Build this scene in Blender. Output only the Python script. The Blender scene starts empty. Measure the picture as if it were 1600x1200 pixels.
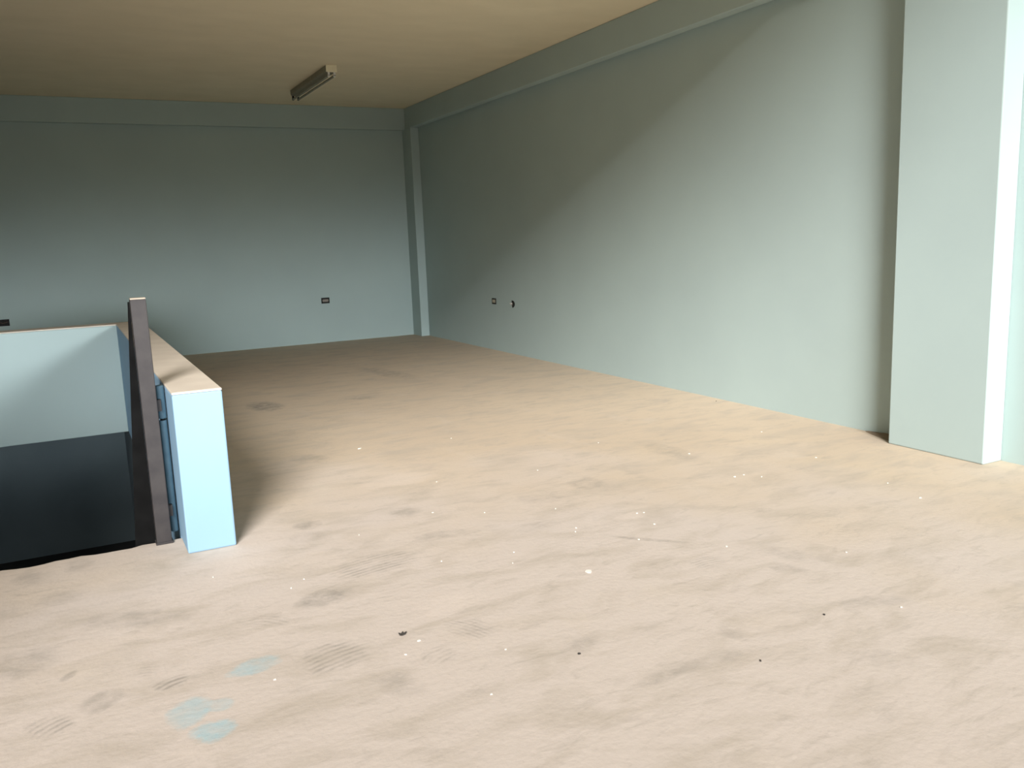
import bpy, bmesh, math, random
from mathutils import Vector, Matrix
random.seed(7)
S = bpy.context.scene
COL = S.collection
PI = math.pi

# ------------------------------------------------------------------ camera
F_PX, YAW, PITCH, ROLL = 1340.6, math.radians(27.125), math.radians(9.691), math.radians(-2.213)
CAM = Vector((0, 0, 1.5))
fwd = Vector((math.sin(YAW)*math.cos(PITCH), math.cos(YAW)*math.cos(PITCH), -math.sin(PITCH)))
r0 = Vector((math.cos(YAW), -math.sin(YAW), 0)); u0 = r0.cross(fwd)
cr, sr = math.cos(ROLL), math.sin(ROLL)
RT = r0*cr + u0*sr; UP = -r0*sr + u0*cr
cd = bpy.data.cameras.new('camera'); cam = bpy.data.objects.new('camera', cd); COL.objects.link(cam)
m = Matrix((RT, UP, -fwd)).transposed().to_4x4(); m.translation = CAM; cam.matrix_world = m
cd.sensor_fit = 'HORIZONTAL'; cd.sensor_width = 36.0; cd.lens = F_PX/1600*36.0
cd.clip_start = 0.05; cd.clip_end = 500
S.camera = cam

# ------------------------------------------------------------------ sky, exposure
SKY = (0.93, 0.97, 1.0); SKY_STRENGTH = 0.2
w = bpy.data.worlds.new('sky'); S.world = w; w.use_nodes = True
bg = w.node_tree.nodes['Background']; bg.inputs[0].default_value = (*SKY, 1); bg.inputs[1].default_value = SKY_STRENGTH
S.view_settings.view_transform = 'Standard'; S.view_settings.look = 'None'
S.view_settings.exposure = 0.0; S.view_settings.gamma = 1.0; S.view_settings.use_curve_mapping = False

# room dimensions (metres), camera stands over the origin
XR, XL, YB, YF, ZC = 5.10, -3.4, 13.13, -0.6, 3.537
OPEN_X0, OPEN_X1, OPEN_Z1 = -3.3, 5.0, 5.6         # tall shop-front opening behind the camera
YBAY, ZBAY = 4.2, 5.8                                 # unseen raised front bay, shaped so that steep light gets in
# portal in that opening guides the sky light (emits nothing itself)
pl = bpy.data.lights.new('daylight_portal', 'AREA'); pl.shape = 'RECTANGLE'
pl.size = OPEN_X1-OPEN_X0; pl.size_y = OPEN_Z1; pl.cycles.is_portal = True
po = bpy.data.objects.new('daylight_portal', pl); COL.objects.link(po)
po.location = ((OPEN_X0+OPEN_X1)/2, YF-0.02, OPEN_Z1/2); po.rotation_euler = (math.radians(90), 0, 0)

# hazy low sun coming in over the camera's left shoulder
SUN_EL, SUN_AZ = math.radians(28.2), math.radians(27)
sl = bpy.data.lights.new('hazy_sun', 'SUN'); sl.energy = 6.4; sl.angle = math.radians(20); sl.color = (1.0, .975, .95)
so = bpy.data.objects.new('hazy_sun', sl); COL.objects.link(so); so.location = (-4, -8, 8)
so.rotation_euler = Vector((math.sin(SUN_AZ)*math.cos(SUN_EL), math.cos(SUN_AZ)*math.cos(SUN_EL), -math.sin(SUN_EL))).to_track_quat('-Z', 'Y').to_euler()
# unseen fill lamps, added to brighten the back wall and far half wall
def fill_light(name, c, target, sx, sy, spread, energy):
    l = bpy.data.lights.new(name, 'AREA'); l.shape = 'RECTANGLE'; l.size = sx; l.size_y = sy
    l.energy = energy; l.spread = math.radians(spread); l.color = (.93, .97, 1.0)
    o = bpy.data.objects.new(name, l); COL.objects.link(o); o.location = c
    o.rotation_euler = (Vector(target)-Vector(c)).to_track_quat('-Z', 'Y').to_euler()
fill_light('back_fill', (.9, YF+.05, 1.25), (2.6, 13, .1), 7.4, 1.3, 20, 24)
fill_light('back_fill', (3.4, YF+.05, 2.6), (-.6, 9.1, .75), 2.2, 1.0, 16, 7)

# ------------------------------------------------------------------ helpers
def floor_at(u, v, z=0.0):                            # survey: a pixel of the photo to a spot on the floor
    d = fwd*F_PX + RT*(u-800) - UP*(v-600)
    return CAM + d*((z-CAM.z)/d.z)

def new_mat(name, color, rough=0.8, metal=0.0, spec=0.3):
    mt = bpy.data.materials.new(name); mt.use_nodes = True
    b = mt.node_tree.nodes['Principled BSDF']
    b.inputs['Base Color'].default_value = (*color, 1); b.inputs['Roughness'].default_value = rough
    b.inputs['Metallic'].default_value = metal; b.inputs['Specular IOR Level'].default_value = spec
    return mt

def mottled(name, c1, c2, scale=3.0, rough=0.85, bump=0.1, bscale=120.0, spec=0.3, metal=0.0, stretch=(1, 1, 1), detail=6):
    mt = new_mat(name, c1, rough, metal, spec); nt = mt.node_tree; N = nt.nodes; L = nt.links
    b = N['Principled BSDF']
    g = N.new('ShaderNodeNewGeometry')
    mp = N.new('ShaderNodeMapping'); mp.inputs['Scale'].default_value = stretch; L.new(g.outputs['Position'], mp.inputs['Vector'])
    n = N.new('ShaderNodeTexNoise'); n.inputs['Scale'].default_value = scale; n.inputs['Detail'].default_value = detail
    L.new(mp.outputs[0], n.inputs['Vector'])
    r = N.new('ShaderNodeMapRange'); r.inputs['From Min'].default_value = .32; r.inputs['From Max'].default_value = .68
    L.new(n.outputs[0], r.inputs[0])
    mx = N.new('ShaderNodeMix'); mx.data_type = 'RGBA'
    mx.inputs[6].default_value = (*c1, 1); mx.inputs[7].default_value = (*c2, 1)
    L.new(r.outputs[0], mx.inputs[0]); L.new(mx.outputs[2], b.inputs['Base Color'])
    if bump:
        n2 = N.new('ShaderNodeTexNoise'); n2.inputs['Scale'].default_value = bscale; n2.inputs['Detail'].default_value = 3
        L.new(g.outputs['Position'], n2.inputs['Vector'])
        bp = N.new('ShaderNodeBump'); bp.inputs['Strength'].default_value = bump; bp.inputs['Distance'].default_value = .004
        L.new(n2.outputs[0], bp.inputs['Height']); L.new(bp.outputs[0], b.inputs['Normal'])
    return mt

def add_box(bm, x0, x1, y0, y1, z0, z1):
    v = [bm.verts.new(p) for p in ((x0,y0,z0),(x1,y0,z0),(x1,y1,z0),(x0,y1,z0),(x0,y0,z1),(x1,y0,z1),(x1,y1,z1),(x0,y1,z1))]
    for f in ((0,3,2,1),(4,5,6,7),(0,1,5,4),(1,2,6,5),(2,3,7,6),(3,0,4,7)): bm.faces.new([v[i] for i in f])

def add_prism(bm, pts, axis, a, b):                   # polygon pts extruded along axis from a to b
    def P(p, t): return {'x': (t, p[0], p[1]), 'y': (p[0], t, p[1]), 'z': (p[0], p[1], t)}[axis]
    A = [bm.verts.new(P(p, a)) for p in pts]; B = [bm.verts.new(P(p, b)) for p in pts]
    n = len(pts)
    bm.faces.new(A); bm.faces.new(B[::-1])
    for i in range(n): bm.faces.new((A[i], B[i], B[(i+1) % n], A[(i+1) % n]))

def add_cyl(bm, c, r, h, axis='z', seg=16, r2=None):
    mt = Matrix.Translation(c)
    if axis == 'y': mt = mt @ Matrix.Rotation(-PI/2, 4, 'X')
    if axis == 'x': mt = mt @ Matrix.Rotation(PI/2, 4, 'Y')
    bmesh.ops.create_cone(bm, cap_ends=True, segments=seg, radius1=r, radius2=r if r2 is None else r2, depth=h, matrix=mt)

def obj(name, bm, mat, parent=None, bevel=0.0, seg=2, smooth=False):
    bmesh.ops.recalc_face_normals(bm, faces=bm.faces)
    me = bpy.data.meshes.new(name); bm.to_mesh(me); bm.free()
    me.materials.append(mat)
    if smooth:
        for p in me.polygons: p.use_smooth = True
    o = bpy.data.objects.new(name, me); COL.objects.link(o)
    if parent: o.parent = parent
    if bevel:
        md = o.modifiers.new('bevel', 'BEVEL'); md.width = bevel; md.segments = seg; md.limit_method = 'ANGLE'
    return o

def box(name, dims, mat, parent=None, bevel=0.0):
    bm = bmesh.new(); add_box(bm, *dims); return obj(name, bm, mat, parent, bevel)

def struct(o, label=None):
    o['kind'] = 'structure'
    if label: o['label'] = label
    return o

def tag(o, label, cat, group=None):
    o['label'] = label; o['category'] = cat
    if group: o['group'] = group
    return o

def thing(name, label, cat, loc, group=None):
    o = bpy.data.objects.new(name, None); COL.objects.link(o); o.location = loc; o.empty_display_size = .1
    return tag(o, label, cat, group)

# ------------------------------------------------------------------ materials
WALL = mottled('blue_wall_paint', (.455, .565, .553), (.435, .54, .532), 1.3, .75, .12, 160)
WALL2 = mottled('blue_parapet_paint', (.27, .43, .575), (.255, .41, .555), 1.6, .7, .10, 160)
CEIL = mottled('ceiling_plaster', (.89, .79, .585), (.84, .745, .545), 2.2, .9, .25, 60, stretch=(1, 1.6, 1))
TOPM = mottled('parapet_top_cement', (.70, .62, .52), (.63, .55, .46), 5, .9, .2, 90)
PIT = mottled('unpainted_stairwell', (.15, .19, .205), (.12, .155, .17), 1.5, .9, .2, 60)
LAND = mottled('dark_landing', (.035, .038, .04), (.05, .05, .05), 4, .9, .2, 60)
STEEL = mottled('dark_post_paint', (.036, .032, .033), (.052, .046, .045), 14, .6, .08, 90)
BLACK = mottled('black_steel', (.005, .005, .005), (.008, .008, .008), 10, .8, .05, 90, spec=.05)
CAPM = mottled('worn_post_top', (.50, .42, .33), (.36, .31, .25), 60, .7, .1, 90)
PIPE = mottled('blue_tube_paint', (.075, .14, .185), (.055, .11, .15), 18, .6, .05, 90)
CREAM = mottled('lit_cream_enamel', (.86, .80, .60), (.80, .74, .55), 20, .4, 0)  # end caps given a lighter colour for the light on their front
ENAMEL = mottled('batten_enamel', (.32, .30, .22), (.27, .25, .18), 12, .45, 0)
TUBE = new_mat('unlit_tube_glass', (.30, .30, .24), .25, 0, .5)
WHITE = new_mat('white_plastic', (.80, .78, .74), .5)
DKPL = new_mat('black_plastic', (.012, .011, .010), .6)
GREYM = mottled('socket_grey', (.33, .29, .25), (.27, .24, .21), 80, .6, 0)
BRASS = mottled('socket_cream', (.50, .46, .36), (.42, .38, .28), 80, .6, 0)
COPPER = new_mat('brown_cable', (.10, .055, .045), .6)
FLAKE = new_mat('white_paint_chip', (.84, .81, .74), .8)
SCRAP = new_mat('dark_scrap', (.05, .045, .04), .9)
DUST = mottled('swept_dust', (.30, .23, .16), (.24, .18, .125), 25, .95, .3, 60)
BOUNCE = mottled('bounce_ground', (.80, .77, .70), (.76, .73, .66), .4, .95, 0)  # bright so the unseen ground outside reflects sun indoors
LEFT_DARK = mottled('dark_left_wall', (.16, .155, .145), (.12, .118, .11), 1.2, .95, .3, 50)  # unseen left wall, made dark to cut bounce onto the right wall
CORE = mottled('raw_concrete_edge', (.22, .20, .17), (.30, .27, .23), 8, .95, .3, 50)

# ---- dusty concrete floor: base mottling + shoe prints, smears and paint stains, all fixed to the floor
def floor_material():
    mt = new_mat('dusty_concrete_floor', (.5, .45, .38), .88, 0, .25); nt = mt.node_tree; N = nt.nodes; L = nt.links
    b = N['Principled BSDF']; g = N.new('ShaderNodeNewGeometry')
    def math_(op, a, c=None, clamp=False):
        n = N.new('ShaderNodeMath'); n.operation = op; n.use_clamp = clamp
        for i, x in enumerate((a, c)):
            if x is None: continue
            if isinstance(x, (int, float)): n.inputs[i].default_value = x
            else: L.new(x, n.inputs[i])
        return n.outputs[0]
    def noise(scale, detail, stretch=(1, 1, 1), rot=0.0, rough=.5, dist=0.0):
        mp = N.new('ShaderNodeMapping'); mp.inputs['Scale'].default_value = stretch; mp.inputs['Rotation'].default_value = (0, 0, rot)
        L.new(g.outputs['Position'], mp.inputs['Vector'])
        n = N.new('ShaderNodeTexNoise'); n.inputs['Scale'].default_value = scale; n.inputs['Detail'].default_value = detail
        n.inputs['Roughness'].default_value = rough; n.inputs['Distortion'].default_value = dist
        L.new(mp.outputs[0], n.inputs['Vector']); return n.outputs[0]
    def rng(x, a, c, d=0.0, e=1.0):
        r = N.new('ShaderNodeMapRange'); r.inputs[1].default_value = a; r.inputs[2].default_value = c
        r.inputs[3].default_value = d; r.inputs[4].default_value = e; L.new(x, r.inputs[0]); return r.outputs[0]
    def mix(fac, a, c):
        m_ = N.new('ShaderNodeMix'); m_.data_type = 'RGBA'
        L.new(fac, m_.inputs[0])
        for i, x in ((6, a), (7, c)):
            if isinstance(x, tuple): m_.inputs[i].default_value = (*x, 1)
            else: L.new(x, m_.inputs[i])
        return m_.outputs[2]
    sep = N.new('ShaderNodeSeparateXYZ'); L.new(g.outputs['Position'], sep.inputs[0]); X, Y = sep.outputs[0], sep.outputs[1]
    wob = math_('MULTIPLY', math_('SUBTRACT', noise(12, 6, rough=.68), .5), 2.2)         # ragged outlines
    # base: beige dust over grey screed, trowel streaks
    col = mix(rng(noise(.55, 5, dist=.6), .36, .64), FLOOR_A, FLOOR_B)
    # paler colour over the tan screed, in a wide ragged ellipse at the near end
    tx = math_('DIVIDE', math_('SUBTRACT', X, .9), 3.3); ty = math_('DIVIDE', math_('SUBTRACT', Y, 1.8), 3.4)
    te = math_('ADD', math_('ADD', math_('MULTIPLY', tx, tx), math_('MULTIPLY', ty, ty)), math_('MULTIPLY', math_('SUBTRACT', noise(1.1, 5), .5), 2.2))
    col = mix(rng(te, 1.5, .4, 0, .85), col, NEAR_C)
    col = mix(rng(noise(2.4, 7, (1, 2.2, 1), .5, .62, .5), .47, .72, 0, .75), col, FLOOR_C)
    col = mix(rng(noise(5.5, 8, (1, 3.2, 1), -.35, .66, .9), .54, .75, 0, .45), col, FLOOR_D)
    col = mix(rng(noise(1.7, 6, (1.8, 1, 1), .9, .6, .4), .58, .74, 0, .40), col, FLOOR_E)
    col = mix(rng(noise(55, 4), .60, .78, 0, .22), col, FLOOR_D)
    def patch(p, q, wpx, tread=0.0, strength=.5, soft=.6):
        a = floor_at(*p); c = floor_at(*q); mid = (a+c)/2; d = c-a; Ln = d.length/2; ang = math.atan2(d.y, d.x)
        # half width in metres from a half width in pixels across the stroke
        s = (floor_at(mid_px(p, q)[0], mid_px(p, q)[1]+wpx)-floor_at(mid_px(p, q)[0], mid_px(p, q)[1]-wpx)).length/2
        Wd = max(.02, min(s, .16))
        dx = math_('SUBTRACT', X, mid.x); dy = math_('SUBTRACT', Y, mid.y)
        uu = math_('ADD', math_('MULTIPLY', dx, math.cos(ang)), math_('MULTIPLY', dy, math.sin(ang)))
        vv = math_('SUBTRACT', math_('MULTIPLY', dy, math.cos(ang)), math_('MULTIPLY', dx, math.sin(ang)))
        un = math_('DIVIDE', uu, Ln); vn = math_('DIVIDE', vv, Wd)
        e = math_('ADD', math_('ADD', math_('MULTIPLY', un, un), math_('MULTIPLY', vn, vn)), wob)
        msk = rng(e, 1.0+soft*.3, 1.0-soft, 0, strength)
        if tread:                                        # ribs across the sole, bowed
            ph = math_('ADD', math_('MULTIPLY', vv, 2*PI/tread), math_('MULTIPLY', math_('MULTIPLY', un, un), 3.0))
            rib = rng(math_('SINE', math_('ADD', ph, math_('MULTIPLY', wob, 2.0))), -.3, .5, .25, 1)
            msk = math_('MULTIPLY', msk, rib)
        return msk
    gr = rng(noise(11, 6, rough=.65), .36, .60, .15, .85); acc = None
    for p, q, wpx, tr, st, so in PRINTS:
        k = patch(p, q, wpx, tr, st, so); acc = k if acc is None else math_('MAXIMUM', acc, k)
    col = mix(math_('MULTIPLY', acc, gr), col, PRINT_C)
    for p, q, wpx, st in STAINS:
        col = mix(math_('MULTIPLY', patch(p, q, wpx, 0, st, .5), rng(gr, .15, .85, .45, 1)), col, STAIN_C)
    for p, q, wpx, st in PALE:
        col = mix(patch(p, q, wpx, 0, st, .8), col, PALE_C)
    L.new(col, b.inputs['Base Color'])
    bp = N.new('ShaderNodeBump'); bp.inputs['Strength'].default_value = .25; bp.inputs['Distance'].default_value = .006
    h = math_('ADD', noise(38, 5), math_('MULTIPLY', noise(4, 5, (1, 2, 1), .4), 1.2))
    L.new(h, bp.inputs['Height']); L.new(bp.outputs[0], b.inputs['Normal'])
    return mt
def mid_px(p, q): return ((p[0]+q[0])/2, (p[1]+q[1])/2)
FLOOR_A, FLOOR_B = (.61, .50, .38), (.57, .465, .355)
NEAR_C = (.60, .525, .475)                            # paler floor colour towards the near end
FLOOR_C, FLOOR_D, FLOOR_E = (.46, .395, .325), (.36, .315, .265), (.63, .54, .45)
PRINT_C, STAIN_C, PALE_C = (.25, .225, .195), (.36, .53, .58), (.72, .62, .55)
PRINTS = [  # two ends of the stroke in the survey photo, half width, rib spacing (m), strength, softness
    ((468, 1046), (574, 1004), 24, .030, .55, .5), ((520, 900), (648, 864), 16, .030, .55, .5), ((462, 948), (548, 920), 13, 0, .70, .8),
    ((700, 972), (768, 992), 14, .022, .45, .6), ((46, 1152), (108, 1118), 18, .028, .60, .5), ((128, 1094), (184, 1098), 18, 0, .50, .6),
    ((242, 1078), (292, 1056), 10, .028, .70, .4), ((664, 1036), (706, 1012), 12, .026, .40, .5), ((590, 1056), (664, 1086), 15, 0, .38, .9),
    ((462, 826), (500, 814), 7, .0, .60, .7), ((450, 842), (510, 836), 9, .020, .40, .6), ((990, 1074), (1084, 1040), 8, 0, .50, .9),
    ((872, 1030), (936, 990), 9, 0, .38, .9), ((1128, 976), (1162, 998), 10, 0, .42, .9), ((402, 628), (426, 642), 6, 0, .95, .8),
    ((0, 1062), (70, 1010), 22, 0, .45, .9), ((120, 972), (300, 962), 14, 0, .42, .9), ((20, 904), (80, 900), 12, 0, .45, .9),
    ((100, 886), (150, 878), 10, 0, .40, .8), ((800, 782), (900, 778), 6, .020, .40, .8), ((890, 752), (945, 758), 9, 0, .45, .9),
    ((1272, 872), (1304, 874), 6, .018, .45, .7), ((612, 808), (650, 792), 8, 0, .42, .8), ((1060, 794), (1140, 792), 5, .018, .42, .8),
    ((1080, 884), (1130, 872), 9, .022, .38, .7), ((398, 966), (452, 972), 10, .026, .40, .7), ((210, 1050), (250, 1046), 9, .022, .35, .7),
    ((1300, 945), (1420, 936), 9, 0, .36, .9), ((1010, 1060), (1190, 1010), 10, 0, .30, .9), ((950, 838), (1075, 848), 2.5, 0, .60, .9),
    ((560, 574), (650, 592), 4, 0, .5, .9), ((540, 622), (590, 622), 3, 0, .6, .9), ((430, 672), (470, 680), 5, .02, .5, .8),
    ((460, 712), (510, 722), 6, 0, .45, .9), ((1180, 850), (1280, 880), 9, 0, .30, .9), ((640, 840), (740, 830), 6, 0, .35, .9),
    ((800, 830), (870, 815), 8, .02, .35, .9), ((1000, 690), (1100, 722), 6, 0, .35, .9), ((1320, 1020), (1450, 1040), 14, 0, .25, .9),
    ((60, 940), (130, 930), 10, 0, .35, .9), ((1200, 880), (1260, 896), 7, 0, .35, .8), ((95, 1066), (120, 1046), 4, 0, .55, .7)]
STAINS = [((298, 1158), (368, 1126), 17, .80), ((276, 1140), (312, 1088), 16, .55), ((318, 1108), (368, 1094), 10, .35), ((356, 1056), (440, 1026), 12, .60)]
PALE = [((360, 930), (420, 800), 20, .25), ((1120, 990), (1260, 960), 12, .3), ((640, 960), (760, 930), 14, .3), ((960, 812), (1010, 800), 6, .4),
        ((560, 760), (680, 740), 10, .25), ((240, 1180), (380, 1170), 12, .2)]
FLOORM = floor_material()

# ------------------------------------------------------------------ room shell
PX0, PX1, PY0, PY1, PZ = .40, .635, 4.40, 9.10, .82    # half wall round the stairwell
EDGE_Y, SLAB = 4.675, .24
# floor slab with the stairwell opening; the near lip of the opening is chipped
bm = bmesh.new()
pts = [(XL-.2, YF-.2), (XR+.2, YF-.2), (XR+.2, YB+.2), (XL-.2, YB+.2), (XL-.2, PY1+.10), (PX0+.1, PY1+.10), (PX0+.1, EDGE_Y)]
n = 70
for i in range(1, n):
    t = i/n
    pts.append((PX0-.02 + (XL-.2-PX0)*t, EDGE_Y + random.uniform(-.012, .008) + .012*math.sin(i*.9)))
pts.append((XL-.2, EDGE_Y))
add_prism(bm, pts, 'z', -SLAB, 0)
floor = struct(obj('floor', bm, FLOORM), 'dusty beige concrete floor with shoe prints and blue paint stains')

struct(box('wall_back', (XL-.2, XR+.2, YB, YB+.2, 0, ZC), WALL), 'pale blue painted back wall')
struct(box('wall_right', (XR, XR+.2, YF-.2, YB, 0, ZBAY), WALL), 'long pale blue painted right wall')
struct(box('wall_left', (XL-.2, XL, YF-.2, YB, -1.82, ZBAY), LEFT_DARK))
struct(box('ceiling', (XL-.2, XR+.2, YBAY, YB+.2, ZC, ZC+.2), CEIL), 'beige plastered ceiling')
struct(box('ceiling_added_bay', (XL-.2, XR+.2, YF-.2, YBAY+.2, ZBAY, ZBAY+.2), CEIL))  # unseen high ceiling, added to let steep sun in
struct(box('wall_over_slab', (XL, XR, YBAY, YBAY+.2, ZC+.2, ZBAY), WALL))
bm = bmesh.new()                                       # front wall: piers and lintel round the shop-front opening
add_box(bm, XL, OPEN_X0, YF-.2, YF, 0, ZBAY); add_box(bm, OPEN_X1, XR, YF-.2, YF, 0, ZBAY)
add_box(bm, OPEN_X0, OPEN_X1, YF-.2, YF, OPEN_Z1, ZBAY)
struct(obj('wall_front', bm, WALL))
# beams under the ceiling, corner column, pillar on the right wall
struct(box('trim_1', (XL, XR, YB-.075, YB, 3.212, ZC), WALL, bevel=.006), 'shallow painted beam along the top of the back wall')
struct(box('trim_2', (XR-.118, XR, 3.945, YB-.075, 3.225, ZC), WALL, bevel=.008), 'painted beam along the top of the right wall')
struct(box('trim_3', (4.962, XR, 12.775, YB, 0, 3.225), WALL, bevel=.008), 'slim painted column in the far corner')
struct(box('trim_4', (4.918, XR, 3.25, 3.945, 0, ZC), WALL, bevel=.008), 'broad pale pillar standing out of the right wall')

# stairwell below the floor
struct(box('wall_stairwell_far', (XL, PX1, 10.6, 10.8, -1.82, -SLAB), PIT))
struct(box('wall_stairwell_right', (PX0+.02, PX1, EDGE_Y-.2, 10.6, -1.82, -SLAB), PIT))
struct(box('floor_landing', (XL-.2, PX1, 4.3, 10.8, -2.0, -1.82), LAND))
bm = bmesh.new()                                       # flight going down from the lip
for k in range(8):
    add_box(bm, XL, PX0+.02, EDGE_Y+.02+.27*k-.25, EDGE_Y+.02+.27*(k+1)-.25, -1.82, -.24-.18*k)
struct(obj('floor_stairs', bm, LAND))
# unseen lamp added on the left to brighten the lower stairwell wall
fill_light('landing_fill', (XL+.1, 8.6, -1.5), (.4, 10.4, -1.3), 1.8, .5, 150, 12)
# ------------------------------------------------------------------ half wall round the stairwell
hw = thing('half_wall', 'low pale blue half wall with cement top bordering the stairwell', 'half wall', (.52, 4.4, 0))
def child_obj(name, bm, mat, parent, bevel=0.0, seg=2, smooth=False):
    o = obj(name, bm, mat, None, bevel, seg, smooth); o.parent = parent
    o.matrix_parent_inverse = Matrix.Translation(-Vector(parent.location)); return o
TZ = PZ-.012
bm = bmesh.new()
add_prism(bm, [(PY0, 0), (PY0, TZ), (PY1+.23, TZ), (PY1+.23, -SLAB), (EDGE_Y+.02, -SLAB), (EDGE_Y+.02, 0)], 'x', PX0, PX1)
child_obj('side_wall', bm, WALL2, hw, .008)
bm = bmesh.new(); add_box(bm, XL, PX0, PY1, PY1+.23, -SLAB, TZ)
child_obj('far_wall', bm, WALL, hw, .006)
bm = bmesh.new(); add_box(bm, PX0, PX1, PY0, PY1+.23, TZ, PZ)
child_obj('side_coping', bm, TOPM, hw, .004)
bm = bmesh.new(); add_box(bm, XL, PX0, PY1, PY1+.23, TZ, PZ)
child_obj('far_coping', bm, TOPM, hw, .004)

# ------------------------------------------------------------------ steel post beside the half wall
ps = thing('steel_post', 'tall dark steel gate post at the corner of the stairwell opening', 'post', (.314, 4.66, 0))
bm = bmesh.new(); add_box(bm, .276, .350, 4.630, 4.690, 0, 1.268)
child_obj('shaft', bm, STEEL, ps, .004)
bm = bmesh.new(); add_box(bm, .277, .349, 4.631, 4.689, 1.268, 1.275)
child_obj('cap', bm, CAPM, ps, .002)
bm = bmesh.new(); add_box(bm, .271, .355, 4.624, 4.694, 0, .012)
child_obj('foot_plate', bm, STEEL, ps, .002)
bm = bmesh.new(); add_prism(bm, [(.276, 1.255), (.2690, 1.255), (.172, -.06), (.276, -.06)], 'y', 4.692, 4.702)
child_obj('side_plate', bm, BLACK, ps, .001)
bm = bmesh.new(); add_cyl(bm, (.374, 4.72, .335), .019, .60, seg=20)
tb = child_obj('hinge_tube', bm, PIPE, ps, .003)
bm = bmesh.new(); add_cyl(bm, (.374, 4.72, .731), .021, .176, seg=20)
child_obj('hinge_barrel', bm, PIPE, ps, .008, 3)
bm = bmesh.new(); add_cyl(bm, (.374, 4.72, .639), .012, .012, seg=16)
child_obj('hinge_pin', bm, BLACK, ps)
for z in (.16, .72):
    bm = bmesh.new(); add_box(bm, .346, .372, 4.672, 4.722, z-.03, z+.03)
    child_obj('hinge_strap', bm, STEEL, ps, .002)

# ------------------------------------------------------------------ fluorescent batten on the ceiling
LX0, LX1, LY0, LY1 = 2.945, 3.070, 10.13, 11.88
lm = thing('batten_light', 'unlit twin tube fluorescent batten fixed to the beige ceiling', 'ceiling light', ((LX0+LX1)/2, LY0, ZC))
bm = bmesh.new(); add_prism(bm, [(LX0, ZC), (LX1, ZC), (LX1, ZC-.055), (LX1-.018, ZC-.075), (LX0+.018, ZC-.075), (LX0, ZC-.055)], 'y', LY0+.006, LY1-.006)
child_obj('housing', bm, ENAMEL, lm, .002)
for y0, y1 in ((LY0, LY0+.006), (LY1-.006, LY1)):
    bm = bmesh.new(); add_box(bm, LX0-.002, LX1+.002, y0, y1, ZC-.078, ZC)
    child_obj('end_cap', bm, CREAM, lm, .002)
xm = (LX0+LX1)/2
for x in (xm-.034, xm+.034):
    for y in (LY0+.012, LY1-.012):
        bm = bmesh.new(); add_box(bm, x-.011, x+.011, y-.010, y+.010, ZC-.118, ZC-.075); add_cyl(bm, (x, y, ZC-.118), .0135, .02, 'y', 14)
        h = child_obj('lamp_holder', bm, WHITE if y < 11 else DKPL, lm, .001)
    bm = bmesh.new(); add_cyl(bm, (x, (LY0+LY1)/2, ZC-.116), .0128, LY1-LY0-.046, 'y', 16)
    child_obj('tube', bm, TUBE, lm, smooth=False)

# ------------------------------------------------------------------ open electrical boxes in the walls
def ring(bm, w_, h_, t, y0, y1):
    add_box(bm, -w_/2, w_/2, y0, y1, h_/2-t, h_/2); add_box(bm, -w_/2, w_/2, y0, y1, -h_/2, -h_/2+t)
    add_box(bm, -w_/2, -w_/2+t, y0, y1, -h_/2+t, h_/2-t); add_box(bm, w_/2-t, w_/2, y0, y1, -h_/2+t, h_/2-t)
def outlet(label, loc, rz, w_, h_, plate, kind):
    t = thing('outlet_box', label, 'outlet', loc, 'open electrical boxes in the walls'); t.rotation_euler = (0, 0, rz)
    bm = bmesh.new(); ring(bm, w_, h_, .011, -.007, .0); obj('frame', bm, DKPL, t, .0015)
    bm = bmesh.new(); add_box(bm, -w_/2+.011, w_/2-.011, -.002, 0, -h_/2+.011, h_/2-.011); obj('box_back', bm, DKPL, t)
    if kind == 'socket':
        bm = bmesh.new(); add_box(bm, -w_/2+.020, w_/2-.020, -.006, -.002, -.019, .019); y = obj('yoke', bm, plate, t, .001)
        for s in (-1, 1):
            bm = bmesh.new(); add_cyl(bm, (s*w_*.17, -.0075, 0), .012, .004, 'y', 12); obj('socket', bm, plate, y)
            bm = bmesh.new(); add_cyl(bm, (s*(w_/2-.018), -.005, 0), .003, .004, 'y', 8); obj('screw', bm, BRASS, y)
    if kind == 'switch':
        bm = bmesh.new(); add_box(bm, -w_/2+.014, w_/2-.022, -.006, -.002, -.021, .021); y = obj('yoke', bm, plate, t, .001)
        bm = bmesh.new(); add_box(bm, -.012, .010, -.010, -.006, -.012, .012); obj('module', bm, plate, y, .001)
    if kind == 'wires':
        for k in range(3):
            bm = bmesh.new()
            for j in range(5):
                a = -w_*.32+w_*.16*j; add_cyl(bm, (a, -.008-.004*math.sin(j+k), (k-1)*.018+.006*math.sin(j*1.7+k)), .0035, w_*.19, 'x', 8)
            obj('wire', bm, COPPER if k == 1 else DKPL, t)
    return t
outlet('wide black-edged electrical box with grey socket plate on back wall', (3.545, YB, .648), 0, .128, .088, GREYM, 'socket')
outlet('dark open electrical box with loose wires above far half wall', (-.775, YB, .645), 0, .150, .088, GREYM, 'wires')
outlet('small black electrical box with cream insert on right wall', (XR, 10.385, .664), -PI/2, .120, .078, BRASS, 'switch')
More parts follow.
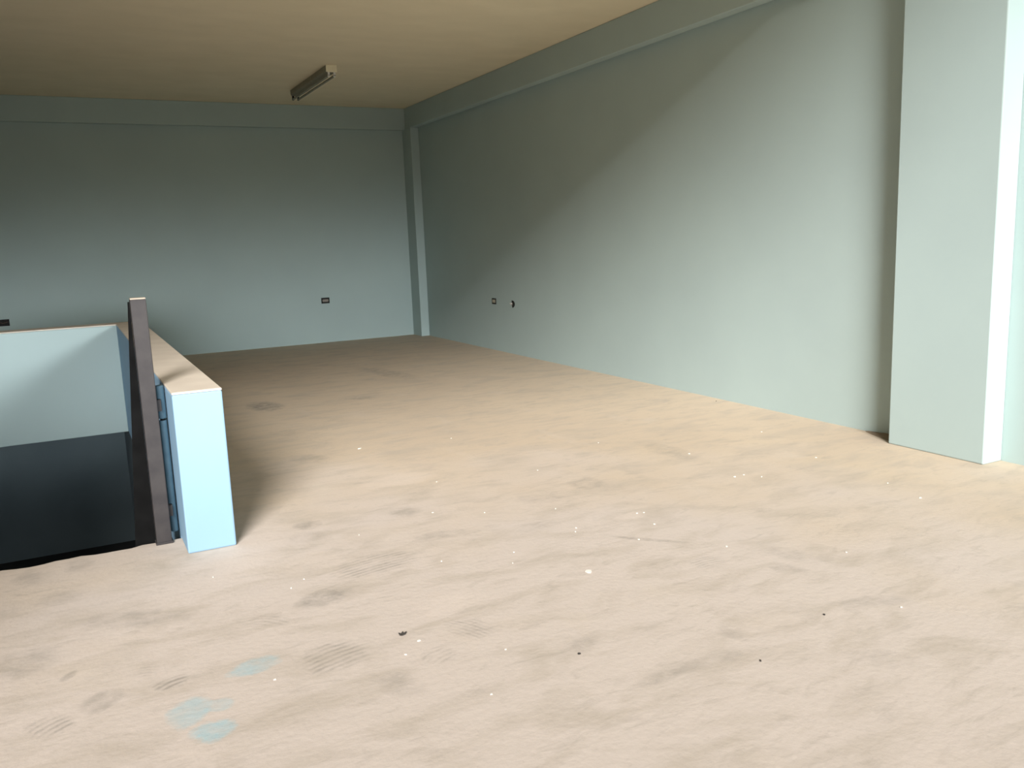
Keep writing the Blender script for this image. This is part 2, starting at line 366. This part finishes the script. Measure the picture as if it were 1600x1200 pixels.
# second hole in the right wall: broken plaster with a stub of conduit
hl = thing('broken_outlet_hole', 'ragged dark hole with white wire end beside small box on right wall', 'outlet', (XR, 9.855, .652)); hl.rotation_euler = (0, 0, -PI/2)
bm = bmesh.new()
cres = []
for i in range(9):
    a = math.radians(105-26*i*.95); r = .047+random.uniform(-.004, .004); cres.append((math.cos(a)*r*1.15+.008, math.sin(a)*r))
for i in range(8, -1, -1):
    a = math.radians(105-26*i*.95); r = .022+random.uniform(-.003, .003); cres.append((math.cos(a)*r*1.1-.004, math.sin(a)*r))
add_prism(bm, cres, 'y', -.006, 0); obj('hole_rim', bm, DKPL, hl)
bm = bmesh.new(); add_cyl(bm, (-.022, -.012, .008), .006, .05, 'x', 10); add_cyl(bm, (-.030, -.010, -.006), .004, .03, 'x', 8); obj('wire', bm, WHITE, hl)
bm = bmesh.new(); add_prism(bm, [(-.02, -.02), (.012, -.018), (.014, .014), (-.016, .018)], 'y', -.004, 0); obj('plaster_patch', bm, GREYM, hl)

# ------------------------------------------------------------------ debris on the floor
def chip(name, px, size, mat, h=.003, squash=.7):
    c = floor_at(*px); bm = bmesh.new(); k = random.randint(6, 8); a0 = random.uniform(0, 6.28); rot = random.uniform(0, 3.14)
    P = []
    for i in range(k):
        a = a0+2*PI*i/k; r = size*random.uniform(.7, 1.15); x, y = math.cos(a)*r, math.sin(a)*r*squash
        P.append((x*math.cos(rot)-y*math.sin(rot), x*math.sin(rot)+y*math.cos(rot)))
    add_prism(bm, P, 'z', 0, h); o = obj(name, bm, mat); o.location = (c.x, c.y, 0); return o
tag(chip('paint_chip', (920, 893), .017, FLAKE, .004, .9), 'largest white paint chip lying alone mid-floor', 'paint chip')
tag(chip('paint_chip', (562, 701), .020, FLAKE, .004, .5), 'oblong white paint chip on the floor right of the half wall', 'paint chip')
for px, s in [((803, 863), 6), ((801, 880), 6), ((690, 877), 7), ((455, 919), 8), ((475, 905), 6), ((998, 843), 8), ((995, 802), 7), ((1006, 801), 7),
              ((1022, 819), 11), ((1135, 854), 10), ((868, 795), 7), ((900, 825), 7), ((899, 831), 6), ((935, 692), 8), ((1077, 709), 9), ((1190, 675), 9), ((1148, 745), 13),
              ((1162, 742), 8), ((1190, 745), 8), ((1387, 755), 8), ((1438, 778), 14), ((1322, 863), 7), ((1408, 949), 8), ((655, 1001), 10), ((634, 1023), 6),
              ((768, 1085), 6), ((790, 1015), 5), ((430, 1062), 7), ((333, 902), 7), ((1275, 715), 9), ((682, 753), 6), ((676, 801), 6), ((757, 801), 7),
              ((561, 836), 5), ((840, 735), 6), ((705, 685), 6)]:
    tag(chip('paint_flake', px, s*.0008, FLAKE, .003), 'tiny white paint flake scattered on the dusty floor', 'paint flake', 'paint flakes scattered on the floor')
# curled dark scrap
sc = thing('dark_scrap', 'small dark curled scrap lying on the near floor', 'debris', tuple(floor_at(628, 993)))
for ang, L_ in ((.2, .022), (1.0, .016), (2.4, .014)):
    bm = bmesh.new()
    add_prism(bm, [(0, -.004), (L_*.6, -.006), (L_, 0), (L_*.5, .005), (0, .004)], 'z', 0, .004)
    for v in bm.verts: v.co.z += (v.co.x/L_)**2*.007
    bmesh.ops.rotate(bm, verts=bm.verts, cent=(0, 0, 0), matrix=Matrix.Rotation(ang, 3, 'Z'))
    obj('scrap_leaf', bm, SCRAP, sc)
for px in ((905, 1022), (1288, 961), (1188, 1033), (1119, 627)):
    tag(chip('dark_crumb', px, .006, SCRAP, .004), 'tiny dark crumb of dirt on the floor', 'debris', 'dark crumbs on the floor')
# swept dust in the nook behind the pillar
bm = bmesh.new()
nu, nv = 14, 6; G = []
for i in range(nu+1):
    row = []
    for j in range(nv+1):
        t = i/nu; s_ = j/nv; y = 3.945+.34*t; wd = .13*(1-t)**.8+.010
        z = .022*(1-s_)**1.5*(1-t)**.6*(.75+.35*random.random()) + .0005
        row.append(bm.verts.new((XR-wd*s_, y, z if 0 < i < nu and j < nv else .0005+(.018 if i == 0 and j < nv else 0)*(1-s_))))
    G.append(row)
for i in range(nu):
    for j in range(nv): bm.faces.new((G[i][j], G[i+1][j], G[i+1][j+1], G[i][j+1]))
d = obj('dust_heap', bm, DUST, smooth=True); tag(d, 'low heap of swept dust in the corner behind the pillar', 'dust'); d['kind'] = 'stuff'
# unseen pale terrace, added to bounce sunlight up to the ceiling
struct(box('floor_bounce', (-12, 14, -14, YF-.2, -.3, -.05), BOUNCE))
